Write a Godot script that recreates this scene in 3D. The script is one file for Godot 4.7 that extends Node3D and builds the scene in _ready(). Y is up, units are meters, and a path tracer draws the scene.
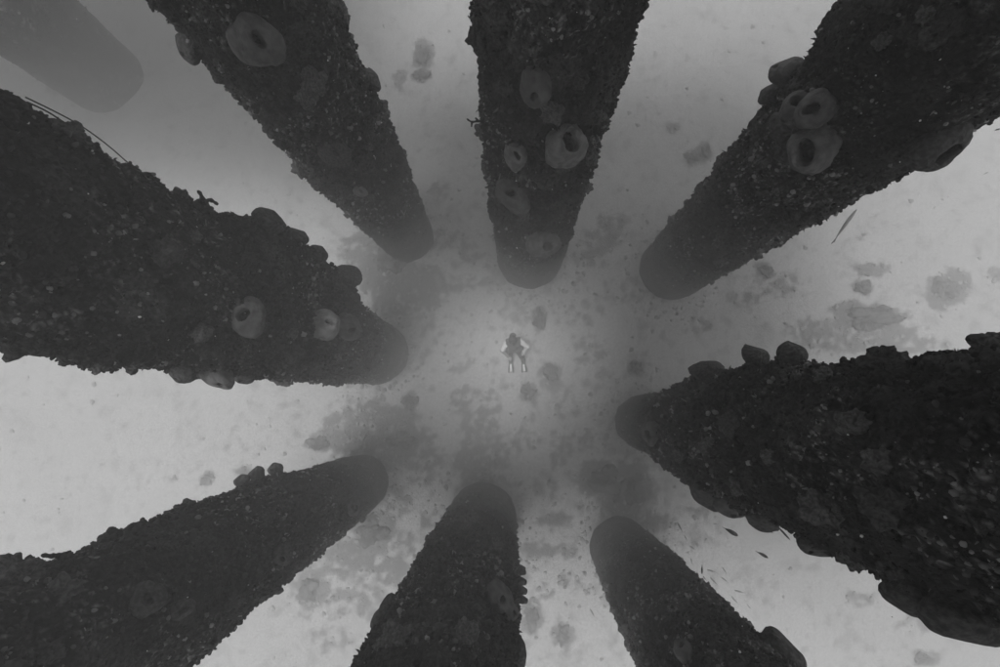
extends Node3D
# Looking straight down between the encrusted pilings of a pier, a diver on the sand below.

var rng := RandomNumberGenerator.new()
var n_lump := FastNoiseLite.new()
var n_cell := FastNoiseLite.new()
var n_fine := FastNoiseLite.new()
var n_patch := FastNoiseLite.new()
var n_spot := FastNoiseLite.new()
var taken := {}
var mats := {}
var piles := {}
var sponge_rows := []

# ---------------------------------------------------------------- helpers
func noise(n: FastNoiseLite, s: int, kind: int, f: float, oct := 1) -> void:
	n.seed = s
	n.noise_type = kind
	n.frequency = f
	n.fractal_type = FastNoiseLite.FRACTAL_FBM if oct > 1 else FastNoiseLite.FRACTAL_NONE
	n.fractal_octaves = oct

func numbered(called: String) -> String:
	var k: int = taken.get(called, 0)
	taken[called] = k + 1
	return called if k == 0 else "%s_%03d" % [called, k]

func tag(o: Node, label: String, category: String, group := "") -> void:
	o.set_meta("label", label)
	o.set_meta("category", category)
	if group != "":
		o.set_meta("group", group)

func thing(called: String, at: Vector3, label: String, category: String, group := "") -> Node3D:
	var o := Node3D.new()
	o.name = numbered(called)
	add_child(o)
	o.position = at
	tag(o, label, category, group)
	return o

func part(called: String, mesh: Mesh, mat: Material, parent: Node) -> MeshInstance3D:
	var o := MeshInstance3D.new()
	o.name = called
	o.mesh = mesh
	o.material_override = mat
	parent.add_child(o, true)
	return o

func grey(a: float) -> Color:
	return Color(a, a, a).linear_to_srgb()

func noise_texture(s: int, kind: int, f: float, oct: int, ramp: Array, size := 512) -> NoiseTexture2D:
	var n := FastNoiseLite.new()
	noise(n, s, kind, f, oct)
	var t := NoiseTexture2D.new()
	t.width = size
	t.height = size
	t.seamless = true
	t.noise = n
	if ramp.size() > 0:
		var g := Gradient.new()
		var offs := PackedFloat32Array()
		var cols := PackedColorArray()
		for r in ramp:
			offs.append(r[0])
			cols.append(grey(r[1]))
		g.offsets = offs
		g.colors = cols
		t.color_ramp = g
	return t

func material(called: String, a: float, rough: float, tex: Texture2D = null, scale := 1.0, relief: Texture2D = null, depth := 0.0, vertex := false) -> StandardMaterial3D:
	var m := StandardMaterial3D.new()
	m.resource_name = called
	m.albedo_color = grey(a)
	m.roughness = rough
	m.metallic_specular = 0.3
	m.vertex_color_use_as_albedo = vertex
	if tex or relief:
		m.uv1_triplanar = true
		m.uv1_world_triplanar = true
		m.uv1_scale = Vector3.ONE * scale
	if tex:
		m.albedo_texture = tex
	if relief:
		m.heightmap_enabled = true
		m.heightmap_texture = relief
		m.heightmap_scale = depth
	mats[called] = m
	return m

func arrays(v: PackedVector3Array, nn: PackedVector3Array, idx: PackedInt32Array, col := PackedColorArray()) -> ArrayMesh:
	var a := []
	a.resize(Mesh.ARRAY_MAX)
	a[Mesh.ARRAY_VERTEX] = v
	a[Mesh.ARRAY_NORMAL] = nn
	a[Mesh.ARRAY_INDEX] = idx
	if col.size() > 0:
		a[Mesh.ARRAY_COLOR] = col
	var m := ArrayMesh.new()
	m.add_surface_from_arrays(Mesh.PRIMITIVE_TRIANGLES, a)
	return m

# a grid of vertices, rows x cols, joined into a smooth sheet; wrap closes it round the columns
func sheet(v: PackedVector3Array, rows: int, cols: int, wrap: bool, col := PackedColorArray()) -> ArrayMesh:
	var nn := PackedVector3Array()
	nn.resize(v.size())
	var idx := PackedInt32Array()
	var cc := cols if wrap else cols - 1
	idx.resize((rows - 1) * cc * 6)
	var q := 0
	for r in rows:
		var r0 := maxi(r - 1, 0) * cols
		var r1 := mini(r + 1, rows - 1) * cols
		for c in cols:
			var cl := c - 1
			var cr := c + 1
			if wrap:
				cl = (c - 1 + cols) % cols
				cr = (c + 1) % cols
			else:
				cl = maxi(cl, 0)
				cr = mini(cr, cols - 1)
			nn[r * cols + c] = (v[r1 + c] - v[r0 + c]).cross(v[r * cols + cr] - v[r * cols + cl]).normalized()
			if r < rows - 1 and c < cc:
				var a := r * cols + c
				var b := r * cols + cr
				var d := a + cols
				var e := b + cols
				idx[q] = a; idx[q + 1] = b; idx[q + 2] = d
				idx[q + 3] = b; idx[q + 4] = e; idx[q + 5] = d
				q += 6
	if wrap and v.size() < 20000:
		# turn a closed shape's faces outward
		var mid := Vector3.ZERO
		for w in v:
			mid += w
		mid /= v.size()
		var vol := 0.0
		for t in range(0, idx.size(), 3):
			vol += (v[idx[t]] - mid).dot((v[idx[t + 2]] - mid).cross(v[idx[t + 1]] - mid))
		if vol < 0.0:
			idx.reverse()
			for k in nn.size():
				nn[k] = -nn[k]
	return arrays(v, nn, idx, col)

# a lumpy closed pebble of about unit radius
func blob(s: int, rough: float, squash: Vector3, rows := 9, cols := 12, freq := 1.1, pimply := 0.0) -> ArrayMesh:
	var n := FastNoiseLite.new()
	noise(n, s, FastNoiseLite.TYPE_SIMPLEX_SMOOTH, freq, 3)
	var v := PackedVector3Array()
	for r in rows:
		var th := PI * r / (rows - 1.0)
		for c in cols:
			var ph := TAU * c / cols
			var d := Vector3(sin(th) * cos(ph), cos(th), sin(th) * sin(ph))
			v.append(d * squash * (1.0 + rough * n.get_noise_3dv(d) + pimply * n.get_noise_3dv(d * 4.0 + Vector3.ONE * 9.0)))
	var m := sheet(v, rows, cols, true)
	return poles(m, rows, cols)

# the poles of a lathe have no width, so their normals come from the axis
func poles(m: ArrayMesh, rows: int, cols: int) -> ArrayMesh:
	var a := m.surface_get_arrays(0)
	var v: PackedVector3Array = a[Mesh.ARRAY_VERTEX]
	var nn: PackedVector3Array = a[Mesh.ARRAY_NORMAL]
	for r in [0, rows - 1]:
		var other: int = cols if r == 0 else (rows - 2) * cols
		var mean := Vector3.ZERO
		for c in cols:
			mean += nn[other + c]
		for c in cols:
			nn[r * cols + c] = mean.normalized()
	a[Mesh.ARRAY_NORMAL] = nn
	var o := ArrayMesh.new()
	o.add_surface_from_arrays(Mesh.PRIMITIVE_TRIANGLES, a)
	return o

# a tube through points with a radius at each
func tube(pts: PackedVector3Array, radii: PackedFloat32Array, sides := 8) -> ArrayMesh:
	var v := PackedVector3Array()
	var rows := pts.size()
	var side := Vector3.ZERO
	for r in rows:
		var along := (pts[mini(r + 1, rows - 1)] - pts[maxi(r - 1, 0)]).normalized()
		if r == 0:
			side = along.cross(Vector3(0.31, 0.57, 0.76)).normalized()
		side = (side - along * side.dot(along)).normalized()
		var up := along.cross(side)
		if r == 0:
			for c in sides:
				v.append(pts[0])
		for c in sides:
			var ph := TAU * c / sides
			v.append(pts[r] + (side * cos(ph) + up * sin(ph)) * radii[r])
		if r == rows - 1:
			for c in sides:
				v.append(pts[r])
	return poles(sheet(v, rows + 2, sides, true), rows + 2, sides)

func smooth_path(p: Array, steps: int) -> PackedVector3Array:
	var c := Curve3D.new()
	c.bake_interval = 0.004
	for k in p.size():
		var t: Vector3 = (p[mini(k + 1, p.size() - 1)] - p[maxi(k - 1, 0)]) / 6.0
		c.add_point(p[k], -t, t)
	var out := PackedVector3Array()
	for k in steps + 1:
		out.append(c.sample_baked(c.get_baked_length() * k / steps))
	return out

# ---------------------------------------------------------------- pilings
func radius_at(p: Dictionary, ang: float, y: float) -> float:
	var prof: Array = p.profile
	var r: float = prof[-1][1]
	for k in prof.size() - 1:
		if y < prof[k + 1][0]:
			var t: float = clampf((y - prof[k][0]) / (prof[k + 1][0] - prof[k][0]), 0.0, 1.0)
			r = lerpf(prof[k][1], prof[k + 1][1], t * t * (3.0 - 2.0 * t))
			break
	for b in p.bulges:
		var da: float = wrapf(ang - b[0], -PI, PI) / b[2]
		var dy: float = (y - b[1]) / b[3]
		r += b[4] * exp(-da * da - dy * dy)
	return r

func surface_at(p: Dictionary, ang: float, y: float) -> float:
	var q: Vector3 = Vector3(cos(ang) * 0.72, y, sin(ang) * 0.72) + p.offset
	var grow: float = p.growth * (0.38 + 0.62 * smoothstep(0.2, 3.4, y))
	var cell := clampf(-n_cell.get_noise_3dv(q), 0.0, 1.0)
	return radius_at(p, ang, y) + grow * (n_lump.get_noise_3dv(q) * 0.075 + (cell - 0.45) * 0.06 + n_fine.get_noise_3dv(q) * 0.035)

func make_piling(key: String, at: Vector2, profile: Array, bulges: Array, growth: float, s: int, label: String, cols := 210, step := 0.026) -> void:
	var p := {"profile": profile, "bulges": bulges, "growth": growth, "offset": Vector3(s * 7.31, s * 3.17, s * 5.77), "at": at}
	var root := thing("piling", Vector3(at.x, 0, at.y), label, "piling", "pilings of the pier")
	p.node = root
	piles[key] = p
	var ys := PackedFloat32Array()
	var y := -0.35
	while y < 7.9:
		ys.append(y)
		y += step
	while y < 13.0:
		ys.append(y)
		y += 0.3
	ys.append(13.0)
	var v := PackedVector3Array()
	var col := PackedColorArray()
	for yy in ys:
		for c in cols:
			var a := TAU * c / cols
			var r := surface_at(p, a, yy)
			var w := Vector3(cos(a) * r, yy, sin(a) * r)
			v.append(w)
			var q: Vector3 = w + p.offset
			var pale := smoothstep(-0.25, 0.45, n_patch.get_noise_3dv(q * 0.3))
			var g := 0.032 + 0.022 * n_patch.get_noise_3dv(q) + 0.05 * smoothstep(0.05, 0.4, n_lump.get_noise_3dv(q * 0.8 + Vector3.ONE * 31.0))
			var spot := n_spot.get_noise_3dv(q * 1.3)
			g += 0.34 * smoothstep(0.10, 0.5, spot) * pale * smoothstep(-0.3, 0.3, n_patch.get_noise_3dv(q * 1.7)) - 0.014 * smoothstep(0.1, 0.5, -spot)
			g = maxf(g, 0.007)
			col.append(Color(g, g, g))
	part("shaft", sheet(v, ys.size(), cols, true, col), mats.crust, root)
	# small growth, too dense to count
	var kinds := [["encrusting_growth", blob(s + 11, 0.5, Vector3.ONE, 8, 11, 1.2), int(11000 * growth), 0.006, 0.030, 0.0], ["encrusting_shells", blob(s + 23, 0.45, Vector3(1.0, 0.5, 0.8), 8, 11), int(2600 * growth), 0.008, 0.028, 0.9], ["encrusting_tufts", blob(s + 31, 1.2, Vector3(0.4, 1.5, 0.45), 7, 7, 2.2), int(900 * growth), 0.012, 0.032, 0.3]]
	var inward := atan2(-at.y, -at.x)
	for k in kinds:
		var mm := MultiMesh.new()
		mm.transform_format = MultiMesh.TRANSFORM_3D
		mm.use_colors = true
		mm.mesh = k[1]
		mm.instance_count = k[2]
		for i in mm.instance_count:
			var a := inward + rng.randf_range(-2.3, 2.3)
			var yy := 0.05 + 7.85 * pow(rng.randf(), 0.55)
			var sz: float = lerpf(k[3], k[4], pow(rng.randf(), 2.0)) * (0.6 + 0.4 * smoothstep(0.5, 3.5, yy)) * (1.0 - 0.45 * smoothstep(4.5, 7.0, yy))
			var r := surface_at(p, a, yy)
			var out := Vector3(cos(a), 0, sin(a))
			var b := Basis(Quaternion(Vector3.UP, (out + Vector3(rng.randfn(0, 0.45), rng.randfn(0.15, 0.45), rng.randfn(0, 0.45))).normalized()))
			b = b * Basis(Vector3.UP, rng.randf() * TAU)
			if k[5] > 0.0:
				b = b * Basis(Vector3.RIGHT, rng.randfn(k[5], 0.35))
			var here := out * (r + sz * 0.3) + Vector3(0, yy, 0)
			mm.set_instance_transform(i, Transform3D(b.scaled_local(Vector3(sz * rng.randf_range(0.7, 1.3), sz * rng.randf_range(0.8, 1.5), sz)), here))
			var pale := smoothstep(-0.25, 0.45, n_patch.get_noise_3dv((here + p.offset) * 0.3))
			var g := rng.randf_range(0.008, 0.05)
			if rng.randf() < 0.02 + 0.75 * pale * smoothstep(-0.05, 0.4, n_patch.get_noise_3dv((here + p.offset) * 1.5)):
				g = lerpf(0.05, 0.28, pow(rng.randf(), 1.6))
			if sz < 0.012 and rng.randf() < 0.004:
				g = 0.75
			mm.set_instance_color(i, Color(g, g, g))
		var mi := MultiMeshInstance3D.new()
		mi.name = k[0]
		mi.multimesh = mm
		mi.material_override = mats.growth
		mi.set_meta("kind", "stuff")
		root.add_child(mi)
	# knobs large enough to pick out one by one
	for i in int(46 * growth):
		var a := inward + rng.randf_range(-1.75, 1.75)
		var yy := 0.8 + 6.7 * pow(rng.randf(), 0.7)
		var sz := lerpf(0.05, 0.125, pow(rng.randf(), 1.6)) * (0.55 + 0.45 * smoothstep(1.0, 4.0, yy))
		var clear := true
		for q in sponge_rows:
			if q[0] == key and absf(wrapf(a - deg_to_rad(q[1]), -PI, PI)) * 0.72 < q[3] + sz and yy > q[2] - q[3] - sz and yy < q[2] + 1.6 * q[3] + sz:
				clear = false
		if key == "TR" and absf(wrapf(a - 2.72, -PI, PI)) < 0.6 and absf(yy - 5.8) < 0.6:
			clear = false
		if not clear:
			continue
		var o := part("coral_knob", mats.knobs[rng.randi() % 5], mats["knob%d" % (rng.randi() % 3)], root)
		o.transform = stuck(p, a, yy, sz, 0.3, 0.25)

# a place on a piling's skin, y axis pointing off it, tilted up by tilt
func stuck(p: Dictionary, a: float, y: float, sz: float, tilt: float, lift := 0.0) -> Transform3D:
	var out := Vector3(cos(a), 0, sin(a))
	var dir := (out + Vector3.UP * tilt).normalized()
	var b := Basis(Quaternion(Vector3.UP, dir)) * Basis(Vector3.UP, rng.randf() * TAU)
	return Transform3D(b.scaled_local(Vector3.ONE * sz), out * (radius_at(p, a, y) + sz * lift) + Vector3(0, y, 0))

# a vase-shaped sponge of unit radius: a swollen wall, a rounded lip and a hollow throat
func vase(s: int, hole: float, tall: float, lumpy: float) -> ArrayMesh:
	var n := FastNoiseLite.new()
	noise(n, s, FastNoiseLite.TYPE_SIMPLEX_SMOOTH, 0.6, 2)
	var prof := [[0.0, -0.5], [0.72, -0.45], [0.86, -0.1], [0.97, 0.16], [1.0, 0.34], [0.96, 0.52], [0.88, 0.69], [lerpf(hole, 0.88, 0.68), 0.83], [lerpf(hole, 0.88, 0.36), 0.94], [hole + 0.06, 0.99], [hole, 0.98], [hole - 0.03, 0.92], [hole * 0.86, 0.8], [hole * 0.86, 0.5], [hole * 0.8, 0.15], [0.0, 0.05]]
	var c3 := Curve2D.new()
	c3.bake_interval = 0.01
	for k in prof.size():
		var a: Array = prof[maxi(k - 1, 0)]
		var b: Array = prof[mini(k + 1, prof.size() - 1)]
		var t := Vector2(b[0] - a[0], b[1] - a[1]) / 6.0
		c3.add_point(Vector2(prof[k][0], prof[k][1]), -t, t)
	var rows := 40
	var cols := 48
	var v := PackedVector3Array()
	var off := Vector2(n.get_noise_2d(3.1, 9.7), n.get_noise_2d(8.3, 1.9)) * 0.8
	for r in rows:
		var q := c3.sample_baked(c3.get_baked_length() * r / (rows - 1.0))
		for c in cols:
			var ph := TAU * c / cols
			var d := Vector3(cos(ph) * q.x, q.y * tall, sin(ph) * q.x)
			var inner := clampf((hole + 0.12 - q.x) / 0.15, 0.0, 1.0) * clampf(q.y * 2.0, 0.0, 1.0)
			var wave := 0.42 * sin(2.0 * ph + s * 1.7 + q.y) + 0.30 * sin(3.0 * ph + s * 2.9 - q.y * 1.5) + 0.16 * sin(5.0 * ph + s * 0.7 + q.y * 2.0)
			var w := 1.0 + lumpy * wave + lumpy * 0.35 * n.get_noise_3dv(d * 5.0) + inner * 0.22 * sin(2.0 * ph + s * 3.3)
			var slip := clampf(q.y, 0.0, 1.0) * clampf(1.0 - 0.6 * (q.x - hole), 0.0, 1.0)
			v.append(Vector3(d.x * w + off.x * slip, d.y * (1.0 + 0.12 * sin(ph + s)), d.z * w + off.y * slip))
	return poles(sheet(v, rows, cols, true), rows, cols)

func sponge(row: Array, i: int) -> void:
	var p: Dictionary = piles[row[0]]
	var t := stuck(p, deg_to_rad(row[1]), row[2], row[3], row[5], 0.55 if row[5] < 0.18 else 0.15)
	var hole: float = row[4]
	var called := "vase_sponge" if hole >= 0.3 else "ball_sponge"
	var o := part(called, vase(100 + i, hole * 0.82, row[6], 0.17 if hole >= 0.3 else 0.22), mats["sponge%d" % row[7]], self)
	o.name = numbered(called)
	var wide := 0.90 + 0.2 * fmod(i * 0.618, 1.0)
	o.transform = Transform3D(t.basis.scaled_local(Vector3(wide, 1.0, 2.0 - wide)), t.origin + Vector3(p.at.x, 0, p.at.y))
	tag(o, row[8], "sponge", "sponges growing on the pilings")

# ---------------------------------------------------------------- bodies
# one continuous skin round tapered bones [a, ra, b, rb, shade], meshed as surface nets
func skin(bones: Array, cell: float, blend: float) -> ArrayMesh:
	var lo := Vector3.INF
	var hi := -Vector3.INF
	for b in bones:
		for k in [0, 2]:
			lo = lo.min(b[k] - Vector3.ONE * (b[k + 1] + cell * 2.0))
			hi = hi.max(b[k] + Vector3.ONE * (b[k + 1] + cell * 2.0))
	var nx := int((hi.x - lo.x) / cell) + 2
	var ny := int((hi.y - lo.y) / cell) + 2
	var nz := int((hi.z - lo.z) / cell) + 2
	var f := PackedFloat32Array()
	f.resize(nx * ny * nz)
	f.fill(1.0)
	for b in bones:
		var pad: float = maxf(b[1], b[3]) + blend + cell
		var i0 := Vector3i(((b[0].min(b[2]) - Vector3.ONE * pad - lo) / cell).floor()).max(Vector3i.ZERO)
		var i1 := Vector3i(((b[0].max(b[2]) + Vector3.ONE * pad - lo) / cell).ceil()).min(Vector3i(nx - 1, ny - 1, nz - 1))
		var ab: Vector3 = b[2] - b[0]
		var l2 := maxf(ab.length_squared(), 1e-9)
		for z in range(i0.z, i1.z + 1):
			for y in range(i0.y, i1.y + 1):
				for x in range(i0.x, i1.x + 1):
					var w := lo + Vector3(x, y, z) * cell
					var t := clampf((w - b[0]).dot(ab) / l2, 0.0, 1.0)
					var d: float = w.distance_to(b[0] + ab * t) - lerpf(b[1], b[3], t)
					var k := (z * ny + y) * nx + x
					var e := f[k]
					var h := maxf(blend - absf(e - d), 0.0) / blend
					f[k] = minf(e, d) - h * h * blend * 0.25
	var ids := {}
	var v := PackedVector3Array()
	var st := [1, nx, nx * ny]
	for z in nz - 1:
		for y in ny - 1:
			for x in nx - 1:
				var k := (z * ny + y) * nx + x
				var sum := Vector3.ZERO
				var cnt := 0
				var inside := 0
				for c in 8:
					if f[k + (c & 1) + ((c >> 1) & 1) * nx + (c >> 2) * nx * ny] < 0.0:
						inside += 1
				if inside == 0 or inside == 8:
					continue
				for c in 8:
					for ax in 3:
						if c & (1 << ax):
							continue
						var ka := k + (c & 1) + ((c >> 1) & 1) * nx + (c >> 2) * nx * ny
						var fa := f[ka]
						var fb: float = f[ka + st[ax]]
						if (fa < 0.0) != (fb < 0.0):
							var at := Vector3(c & 1, (c >> 1) & 1, c >> 2)
							at[ax] = fa / (fa - fb)
							sum += at
							cnt += 1
				ids[k] = v.size()
				v.append(lo + (Vector3(x, y, z) + sum / cnt) * cell)
	var idx := PackedInt32Array()
	for k in ids:
		for ax in 3:
			var fa := f[k]
			var fb: float = f[k + st[ax]]
			if (fa < 0.0) == (fb < 0.0):
				continue
			var u: int = st[(ax + 1) % 3]
			var w: int = st[(ax + 2) % 3]
			if not (ids.has(k - u) and ids.has(k - w) and ids.has(k - u - w)):
				continue
			var q := [ids[k], ids[k - u], ids[k - u - w], ids[k - w]]
			if fa < 0.0:
				q.reverse()
			idx.append_array(PackedInt32Array([q[0], q[1], q[2], q[0], q[2], q[3]]))
	var nn := PackedVector3Array()
	nn.resize(v.size())
	for t in range(0, idx.size(), 3):
		var fn := (v[idx[t + 2]] - v[idx[t]]).cross(v[idx[t + 1]] - v[idx[t]])
		for j in 3:
			nn[idx[t + j]] += fn
	var col := PackedColorArray()
	for i in v.size():
		nn[i] = nn[i].normalized()
		var best := 9.0
		var g := 0.1
		for b in bones:
			var ab: Vector3 = b[2] - b[0]
			var t := clampf((v[i] - b[0]).dot(ab) / maxf(ab.length_squared(), 1e-9), 0.0, 1.0)
			var d: float = v[i].distance_to(b[0] + ab * t) - lerpf(b[1], b[3], t)
			if d < best:
				best = d
				g = b[4]
		col.append(Color(g, g, g))
	return arrays(v, nn, idx, col)

func make_diver() -> void:
	var j := {"head": Vector3(-0.043, 1.420, -1.151), "crown": Vector3(-0.046, 1.530, -1.155), "neck": Vector3(-0.040, 1.270, -1.140), "chest": Vector3(-0.028, 1.120, -1.135), "belly": Vector3(-0.018, 0.970, -1.118), "pelvis": Vector3(-0.008, 0.840, -1.096), "shL": Vector3(-0.155, 1.180, -1.148), "shR": Vector3(0.088, 1.200, -1.177), "elL": Vector3(-0.262, 1.000, -1.006), "elR": Vector3(0.249, 1.020, -1.079), "wrL": Vector3(-0.146, 0.820, -0.901), "wrR": Vector3(0.187, 0.840, -0.998), "hiL": Vector3(-0.075, 0.820, -1.086), "hiR": Vector3(0.067, 0.820, -1.086), "knL": Vector3(-0.138, 0.500, -0.977), "knR": Vector3(0.138, 0.520, -0.954), "anL": Vector3(-0.098, 0.170, -0.909), "anR": Vector3(0.178, 0.200, -0.893), "toL": Vector3(-0.089, 0.160, -0.849), "toR": Vector3(0.187, 0.190, -0.836), "tipL": Vector3(-0.089, 0.120, -0.596), "tipR": Vector3(0.209, 0.150, -0.608)}
	var root := thing("person", Vector3(0, 0, 0), "diver with bare pale arms crouching just above the sand", "person")
	var dark := 0.06
	var shorts := 0.03
	var pale := 0.62
	var bones := [
		[j.head, 0.088, j.crown, 0.082, 0.03], [j.head + Vector3(0, -0.02, -0.035), 0.06, j.head + Vector3(0, -0.09, -0.045), 0.042, 0.4], [j.head + Vector3(0, -0.01, -0.10), 0.012, j.head + Vector3(0, -0.045, -0.112), 0.016, 0.4],
		[j.head, 0.055, j.neck, 0.052, 0.3], [j.neck, 0.055, j.chest, 0.11, dark],
		[j.shL.lerp(j.shR, 0.12), 0.075, j.shL.lerp(j.shR, 0.88), 0.075, dark], [j.chest + Vector3(-0.055, 0, 0), 0.105, j.belly + Vector3(-0.03, 0, 0), 0.095, dark], [j.chest + Vector3(0.055, 0, 0), 0.105, j.belly + Vector3(0.03, 0, 0), 0.095, dark],
		[j.belly, 0.105, j.pelvis, 0.12, dark], [j.hiL, 0.105, j.hiR, 0.105, dark]]
	for s in ["L", "R"]:
		var sx := -1.0 if s == "L" else 1.0
		bones.append_array([
			[j["sh" + s], 0.058, j["sh" + s].lerp(j["el" + s], 0.3), 0.054, pale], [j["sh" + s].lerp(j["el" + s], 0.3), 0.054, j["el" + s], 0.042, pale], [j["el" + s], 0.043, j["wr" + s], 0.03, 0.2 if s == "L" else pale],
			[j["hi" + s], 0.105, j["kn" + s], 0.07, shorts], [j["kn" + s], 0.062, j["kn" + s].lerp(j["an" + s], 0.35), 0.06, dark], [j["kn" + s].lerp(j["an" + s], 0.35), 0.06, j["an" + s], 0.04, dark], [j["an" + s], 0.04, j["to" + s], 0.045, dark],
			[j.head + Vector3(sx * 0.085, -0.01, 0), 0.014, j.head + Vector3(sx * 0.09, -0.045, 0.01), 0.012, 0.4]])
		# the hand: a palm and five bent fingers
		var w: Vector3 = j["wr" + s]
		var fore: Vector3 = (w - j["el" + s]).normalized()
		var across := fore.cross(Vector3.UP).normalized() * sx
		var palm := w + fore * 0.075
		bones.append([w, 0.028, palm, 0.026, 0.4])
		for k in 4:
			var root_at := palm + across * (k - 1.5) * 0.019
			var l: float = [0.066, 0.078, 0.072, 0.056][k]
			var mid := root_at + fore * l * 0.55 + Vector3(0, -0.012, 0)
			bones.append([root_at, 0.0095, mid, 0.009, 0.4])
			bones.append([mid, 0.009, mid + fore * l * 0.4 + Vector3(0, -0.028, 0), 0.0075, 0.4])
		var tr := w + fore * 0.03 - across * 0.022
		bones.append([tr, 0.011, tr + fore * 0.03 - across * 0.032, 0.0095, 0.4])
		bones.append([tr + fore * 0.03 - across * 0.032, 0.0095, tr + fore * 0.058 - across * 0.036, 0.008, 0.4])
	part("body", skin(bones, 0.0115, 0.022), mats.body, root)
	# mask on the face
	var strap := tube(smooth_path([j.head + Vector3(-0.06, 0.012, -0.085), j.head + Vector3(0, 0.012, -0.115), j.head + Vector3(0.06, 0.012, -0.085)], 8), PackedFloat32Array([0.02, 0.028, 0.032, 0.034, 0.034, 0.034, 0.032, 0.028, 0.02]), 10)
	part("mask", strap, mats.rubber, root)
	for s in ["L", "R"]:
		var a: Vector3 = j["an" + s]
		var tip: Vector3 = j["tip" + s]
		var fin := part("fin", fin_shape(a, tip, 0.07, 0.125, 0.007), mats.rubber, root)
		part("blade_panel", fin_shape(a.lerp(tip, 0.28) + Vector3(0, 0.012, 0), a.lerp(tip, 0.93) + Vector3(0, 0.012, 0), 0.04, 0.055, 0.005), mats.finpale, fin)
		part("foot_pocket", tube(PackedVector3Array([a + Vector3(0, 0.01, -0.05), a, a.lerp(tip, 0.16), a.lerp(tip, 0.3)]), PackedFloat32Array([0.035, 0.056, 0.05, 0.028]), 12), mats.rubber, fin)

# a flat blade that widens to a notched tip
func fin_shape(a: Vector3, b: Vector3, w0: float, w1: float, thick: float) -> ArrayMesh:
	var along := (b - a)
	var side := along.cross(Vector3.UP).normalized()
	var up := side.cross(along).normalized()
	var v := PackedVector3Array()
	var rows := 9
	for r in rows:
		var t := r / (rows - 1.0)
		var w := lerpf(w0, w1, smoothstep(0.0, 1.0, t)) * 0.5
		for q in [[-1.0, -1.0], [-1.0, 1.0], [-0.5, 1.25], [0.0, 1.0], [0.5, 1.25], [1.0, 1.0], [1.0, -1.0], [0.0, -1.0]]:
			var notch: float = -0.06 * (1.0 - absf(q[0])) if r == rows - 1 else 0.0
			v.append(a + along * (t + notch) + side * w * q[0] + up * thick * q[1] + Vector3(0, 0.02 * sin(t * PI), 0))
	return sheet(v, rows, 8, true)

func make_fish(row: Array, label: String, group: String, slim: float, mat: Material, called := "fish") -> void:
	var head := Vector3(row[0], row[4], row[1])
	var tail := Vector3(row[2], row[4] + rng.randf_range(-0.03, 0.03), row[3])
	var l := head.distance_to(tail)
	var root := thing(called, (head + tail) * 0.5, label, "fish", group)
	root.look_at_from_position(root.position, head, Vector3.UP)
	var bend := rng.randf_range(-0.12, 0.12) * l
	var v := PackedVector3Array()
	var prof := [[-0.5, 0.0], [-0.485, 0.22], [-0.44, 0.5], [-0.34, 0.84], [-0.2, 1.0], [-0.02, 0.95], [0.14, 0.72], [0.28, 0.4], [0.36, 0.22], [0.39, 0.0]]
	for q in prof:
		for c in 10:
			var ph := TAU * c / 10
			v.append(Vector3(cos(ph) * q[1] * l * slim * 0.95 + bend * pow(q[0] + 0.5, 2.0), sin(ph) * q[1] * l * slim, q[0] * l))
	part("body", poles(sheet(v, prof.size(), 10, true), prof.size(), 10), mat, root)
	var x1 := bend * pow(0.87, 2.0)
	var x2 := bend
	var th := l * 0.008
	var fins := [["tail_fin", [Vector3(x1, 0, 0.36 * l), Vector3(x2, slim * 1.25 * l, 0.5 * l), Vector3(x2, 0, 0.45 * l), Vector3(x2, -slim * 1.25 * l, 0.5 * l)]], ["dorsal_fin", [Vector3(0, slim * 0.95 * l, -0.18 * l), Vector3(0.0, slim * 1.45 * l, -0.05 * l), Vector3(bend * 0.4, slim * 1.1 * l, 0.16 * l), Vector3(bend * 0.4, slim * 0.6 * l, 0.14 * l)]]]
	for fn in fins:
		var w := PackedVector3Array()
		for sd in [-1.0, 1.0]:
			for q in fn[1]:
				w.append(q + Vector3(th * sd, 0, 0))
		part(fn[0], sheet(w, 2, 4, true), mat, root)
		var st := SurfaceTool.new()
		st.begin(Mesh.PRIMITIVE_TRIANGLES)
		for sd in 2:
			for t in [[0, 1, 2], [0, 2, 3]]:
				for c in (t if sd == 0 else [t[2], t[1], t[0]]):
					st.add_vertex(w[sd * 4 + c])
		for k in 4:
			var k2 := (k + 1) % 4
			for c in [k, k2, k + 4, k2, k2 + 4, k + 4]:
				st.add_vertex(w[c])
		st.generate_normals()
		(root.get_child(root.get_child_count() - 1) as MeshInstance3D).mesh = st.commit()

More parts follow.
